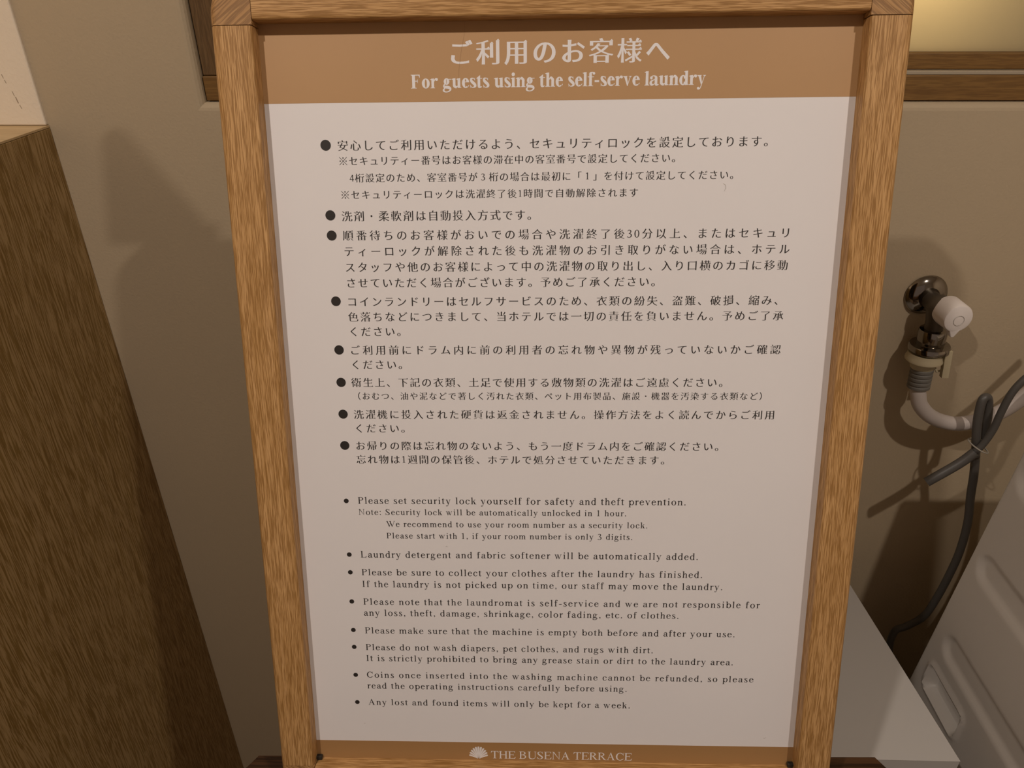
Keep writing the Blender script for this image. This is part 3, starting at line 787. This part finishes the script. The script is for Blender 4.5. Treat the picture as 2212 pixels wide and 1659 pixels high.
# ------------------------------------------------------------------ unseen card added above the sign to cast the wedge shadow
cd = empty('shadow_card', 'small tan pointed card, unseen, added above the notice sign to cast the wedge shadow on the left wall', 'card', (-0.18, 0.690, 1.492))
oc = [(-0.2714, 1.497), (-0.1536, 1.4985), (-0.1556, 1.505)]
for k in range(0, 9):
    a = math.radians(38 + k * 16); oc.append((-0.2380 + 0.016 * math.cos(a), 1.6016 + 0.016 * math.sin(a)))
oc += [(-0.2754, 1.502)]
b = MB(); b.rings([[(x + 0.18, 0.006, z - 1.492) for x, z in oc], [(x + 0.18, 0.003, z - 1.492) for x, z in oc]], True, True, False); b.build('card', m_band, cd)  # outline shaped to give the pointed wall shadow
b = MB(); b.box((-0.02, -0.002, 0.0045), (0.03, 0.0028, 0.030)); b.build('clip', m_metal, cd, bevel=0.001)
# ------------------------------------------------------------------ dark wooden table under the sign
tb = empty('side_table', 'dark brown wooden table with clipped corners under the notice sign', 'table', (0.045, 0.33, FLOOR))
TT = 0.7135
def T(x, y, z): return (x - 0.045, y - 0.33, z - FLOOR)
outl = [(-0.306, 0.5146), (0.394, 0.5292), (0.4045, 0.512), (0.402, 0.175), (0.39, 0.163), (-0.306, 0.163), (-0.318, 0.175), (-0.316, 0.499)]
b = MB(); b.rings([[T(x, y, TT - 0.028) for x, y in outl], [T(x, y, TT) for x, y in outl]], True, True, False); b.build('tabletop', m_darkwood, tb, bevel=0.002)
b = MB(); b.box(T(-0.27, 0.20, TT - 0.09), T(0.35, 0.465, TT - 0.0285)); b.build('apron', m_darkwood, tb, bevel=0.002)
for x, y in ((-0.28, 0.19), (0.33, 0.19), (-0.28, 0.44), (0.33, 0.44)):
    b = MB(); b.box(T(x, y, FLOOR), T(x + 0.035, y + 0.035, TT - 0.0905)); b.build('leg', m_darkwood, tb, bevel=0.002)

# ------------------------------------------------------------------ white cabinet behind the sign
wc = empty('white_cabinet', 'low white laminate cabinet behind the sign, beside the grey machine', 'cabinet', (0.34, 0.83, FLOOR))
def wpt(name, a, c, mat=m_white, bev=0.0015):
    b = MB(); b.box(Vector(a) - wc.location, Vector(c) - wc.location); return b.build(name, mat, wc, bevel=bev)
wtop = MB(); ot = [(0.10, 0.636), (0.590, 0.6356), (0.558, 1.00), (0.10, 1.00)]
wtop.rings([[Vector((x, y, 0.532)) - wc.location for x, y in ot], [Vector((x, y, 0.55)) - wc.location for x, y in ot]], True, True, False); wtop.build('top_panel', m_white, wc, bevel=0.0012)
wpt('side_panel', (0.102, 0.66, FLOOR), (0.12, 0.99, 0.5315)); wpt('side_panel', (0.525, 0.66, FLOOR), (0.543, 0.99, 0.5315))
wpt('door', (0.122, 0.642, FLOOR + 0.05), (0.56, 0.658, 0.5305)); wpt('back_panel', (0.1205, 0.975, FLOOR), (0.5245, 0.985, 0.5315)); wpt('plinth', (0.1205, 0.70, FLOOR), (0.5245, 0.715, FLOOR + 0.048))

# ------------------------------------------------------------------ grey washing machine at the right
wm = empty('washing_machine', 'grey enamelled laundry machine with ribbed side panel behind the tap', 'washing machine', (0.96, 0.55, FLOOR))
MX = 0.66
def mloc(p): return (p[0] - 0.96, p[1] - 0.55, p[2] - FLOOR)
# side panel as a relief grid: height field over (y, z), pressed ribs and a sunk hand grip
def yback(z): return 0.837 + (0.935 - z) * (0.044 / 0.51)
def smooth(a, b_, t):
    t = max(0.0, min(1.0, (t - a) / (b_ - a))); return t * t * (3 - 2 * t)
def sd_cap(y, z, y1, y0, zc, hz):
    # distance to a level capsule from y0 to y1 with half height hz (negative inside)
    yy = min(max(y, y0 + hz), y1 - hz); return math.hypot(y - yy, z - zc) - hz
def sd_box(y, z, y0, y1, z0, z1, r):
    dy = abs(y - (y0 + y1) / 2) - (y1 - y0) / 2 + r; dz = abs(z - (z0 + z1) / 2) - (z1 - z0) / 2 + r
    return math.hypot(max(dy, 0), max(dz, 0)) + min(max(dy, dz), 0) - r
def relief(y, z):
    h = 0.0
    for zc, y1 in ((0.730, 0.835), (0.560, 0.838), (0.895, 0.828), (0.2, 0.85)):
        h -= 0.0065 * (1 - smooth(-0.013, 0.002, sd_cap(y, z, y1, 0.12, zc, 0.026)))
    d = sd_box(y, z, 0.742, 0.841, 0.449, 0.500, 0.010)
    h += 0.0035 * math.exp(-((d - 0.003) / 0.004) ** 2) - 0.016 * (1 - smooth(-0.009, 0.0, d))
    return h
b = MB(); NY, NZ = 190, 240
zs = [FLOOR + 0.02 + (0.96 - FLOOR - 0.02) * k / NZ for k in range(NZ + 1)]
vs = []
for z in zs:
    yb = yback(z)
    for i in range(NY + 1):
        t = i / NY; y = yb - (yb - 0.10) * (t ** 1.15)
        e = 0.006 * (1 - smooth(0, 0.007, yb - y))
        vs.append(mloc((MX + e - relief(y, z) * 1.0, y, z)))
fs = [(r * (NY + 1) + i, r * (NY + 1) + i + 1, (r + 1) * (NY + 1) + i + 1, (r + 1) * (NY + 1) + i) for r in range(NZ) for i in range(NY)]
b.add(vs, fs, True)
side = b.build('side_panel', m_machine, wm)
b = MB(); z0, z1 = FLOOR + 0.02, 0.96
A = [(MX + 0.0065, yback(z0) - 0.001, z0), (1.26, yback(z0), z0), (1.26, 0.10, z0), (MX + 0.0065, 0.10, z0)]
Bt = [(MX + 0.0065, yback(z1) - 0.001, z1), (1.26, yback(z1), z1), (1.26, 0.10, z1), (MX + 0.0065, 0.10, z1)]
b.rings([[mloc(p) for p in A], [mloc(p) for p in Bt]], True, True, False); 
b.f = b.f[:3] + b.f[4:] ; b.sm = b.sm[:3] + b.sm[4:]
b.build('cabinet_body', m_machine, wm)
b = MB(); b.box(mloc((MX + 0.01, 0.11, 0.9605)), mloc((1.25, 0.80, 0.982))); b.build('lid', m_machine, wm, bevel=0.006, segs=3)
for x, y in ((0.70, 0.14), (1.20, 0.14), (0.70, 0.80), (1.20, 0.80)):
    b = MB(); b.lathe(mloc((x, y, FLOOR)), (0, 0, 1), [(0, 0.02), (0.006, 0.02), (0.008, 0.012), (0.02, 0.012)], 20); b.build('foot', m_dark, wm)

# ------------------------------------------------------------------ tap on the wall
tap = empty('wall_tap', 'chrome laundry tap on the wall with a white round knob', 'tap', (0.5810, YW, 1.0680))
def tl(x, y, z): return (x - 0.5810, y - YW, z - 1.0680)
b = MB(); b.lathe(tl(0.5810, YW, 1.0690), (0, -1, 0), [(0.0, 0.0295), (0.002, 0.0305), (0.006, 0.0285), (0.010, 0.021), (0.012, 0.0165), (0.013, 0.015)], 44); b.build('wall_flange', m_chrome, tap)
b = MB(); b.lathe(tl(0.5845, YW - 0.011, 1.0655), (0.08, -1, -0.05), [(0, 0.0135), (0.012, 0.014), (0.020, 0.0175), (0.030, 0.0165), (0.036, 0.012), (0.042, 0.011)], 32)
b.tube([tl(0.5855, 0.995, 1.0600), tl(0.5865, 0.995, 1.0420), tl(0.5875, 0.995, 1.0280)], [0.0155, 0.0125, 0.0125], 24)
b.build('tap_body', m_brass, tap)
kb = MB(); kb.lathe(tl(0.5942, 0.991, 1.0622), (0.07, -1, -0.01), [(0.0, 0.0195), (0.001, 0.0215), (0.030, 0.0208), (0.0325, 0.0195), (0.0336, 0.0165), (0.0338, 0.0)], 44)
knob = kb.build('knob', m_knob, tap)
b = MB(); c = Vector(tl(0.5968, 0.9570, 1.0600)); b.lathe(c, (0.07, -1, -0.01), [(0, 0.0070), (0.0004, 0.0072), (0.0004, 0.0076), (0, 0.0078)], 40, False); b.build('knob_ring', plain('ring_grey', (0.50, 0.46, 0.42), rough=.6), knob)
b = MB(); b.add([tl(0.587, 0.972, 1.046), tl(0.604, 0.972, 1.046), tl(0.5985, 0.972, 1.0325), tl(0.5945, 0.972, 1.0325), tl(0.588, 0.958, 1.046), tl(0.604, 0.958, 1.046), tl(0.5985, 0.960, 1.0325), tl(0.5945, 0.960, 1.0325)],
      [(0, 1, 2, 3), (4, 7, 6, 5), (0, 4, 5, 1), (1, 5, 6, 2), (2, 6, 7, 3), (3, 7, 4, 0)]); b.build('pointer', m_knob, knob, bevel=0.001)
b = MB(); b.lathe(tl(0.5880, 0.995, 1.0300), (0.05, 0, -1), [(0, 0.013), (0.001, 0.0185), (0.004, 0.0195), (0.022, 0.0195), (0.024, 0.0185), (0.025, 0.018)], 36); b.build('hex_nut', m_chrome, tap)
b = MB(); b.lathe(tl(0.5893, 0.995, 1.0055), (0.05, 0, -1), [(0, 0.018), (0.001, 0.0270), (0.004, 0.0285), (0.009, 0.0285), (0.0115, 0.026), (0.012, 0.02)], 40); b.build('collar_ring', m_chrome, tap)
b = MB(); b.lathe(tl(0.5855, 0.993, 0.9925), (0.05, 0, -1), [(0, 0.0235), (0.006, 0.0245), (0.009, 0.0262), (0.012, 0.0262), (0.0135, 0.0195), (0.024, 0.0170), (0.026, 0.0160)], 40); b.build('hose_coupler', m_ivory, tap)
b = MB(); b.box(tl(0.6035, 0.974, 0.9600), tl(0.6135, 0.982, 1.0030)); b.v = [(x + (0.004 if z < -0.1 else 0), y - (0.003 if z < -0.1 else 0), z) for x, y, z in b.v]
b.tube([tl(0.600, 0.984, 0.9720), tl(0.604, 0.982, 0.9650), tl(0.609, 0.981, 0.9680)], 0.0018, 8)
b.build('release_lever', m_ivory, tap, bevel=0.0012)
# supply hose
hs = empty('supply_hose', 'pale grey supply hose curving from the tap towards the machine', 'hose', (0.590, 0.99, 0.95))
HL = Vector(hs.location)
b = MB(); pf = []
for k in range(5):
    z = k * 0.0068; pf += [(z, 0.0150), (z + 0.001, 0.0160), (z + 0.0045, 0.0160), (z + 0.0055, 0.0145)]
b.lathe(Vector((0.5865, 0.991, 0.9665)) - HL, (0.05, -0.05, -1), pf, 28); b.build('cuff', m_cuff, hs)
b = MB(); hp = catmull([Vector(p) - HL for p in [(0.5878, 0.9895, 0.9345), (0.5890, 0.985, 0.9240), (0.5960, 0.982, 0.9060), (0.6180, 0.98, 0.8865), (0.6533, 0.98, 0.8755), (0.690, 0.98, 0.8815), (0.7210, 0.98, 0.9000), (0.748, 0.98, 0.9310), (0.775, 0.98, 0.975), (0.80, 0.98, 1.03)]], 10)
b.tube(hp, 0.0112, 20); b.build('hose_tube', m_hose, hs)
# power cable bundle, tied once
cb = empty('tied_cable', 'dark grey cable folded and tied with wire, hanging behind the machine', 'cable', (0.690, 0.95, 0.45))
CL = Vector(cb.location)
def cab(name, pts, r, mat=m_cable, n=8):
    b = MB(); b.tube(catmull([Vector(p) - CL for p in pts], n), r, 14); return b.build(name, mat, cb)
cab('cable_strand', [(0.755, 0.93, 1.075), (0.7135, 0.93, 1.0040), (0.6968, 0.93, 0.9821), (0.6869, 0.93, 0.9592), (0.6825, 0.93, 0.9280), (0.6800, 0.93, 0.8959), (0.6700, 0.93, 0.8640), (0.6475, 0.93, 0.8369), (0.6087, 0.93, 0.8014)], 0.0052)
cab('thick_end', [(0.6650, 0.928, 0.8585), (0.6475, 0.928, 0.8369), (0.6087, 0.928, 0.8014)], 0.0072)
cab('cable_strand', [(0.6840, 0.950, 0.870), (0.6800, 0.950, 0.9060), (0.6730, 0.950, 0.9330), (0.6665, 0.948, 0.9420), (0.6600, 0.945, 0.9370), (0.6610, 0.942, 0.9080), (0.6680, 0.940, 0.8742), (0.6750, 0.942, 0.8531), (0.6880, 0.945, 0.8050), (0.6990, 0.95, 0.7600), (0.7109, 0.95, 0.7035), (0.7160, 0.95, 0.644), (0.7140, 0.95, 0.5921), (0.7080, 0.95, 0.5355), (0.6980, 0.95, 0.4909), (0.6756, 0.95, 0.4662), (0.6567, 0.95, 0.4504), (0.6600, 0.95, 0.3963), (0.6851, 0.95, 0.3166), (0.70, 0.95, FLOOR + 0.012)], 0.0062)
b = MB(); b.tube([Vector((0.6718 + 0.0135 * math.cos(a), 0.936 + 0.017 * math.sin(a), 0.8640 - 0.006 * math.cos(a))) - CL for a in [2 * math.pi * k / 24 for k in range(25)]], 0.0011, 8); b.build('wire_tie', m_tie, cb)
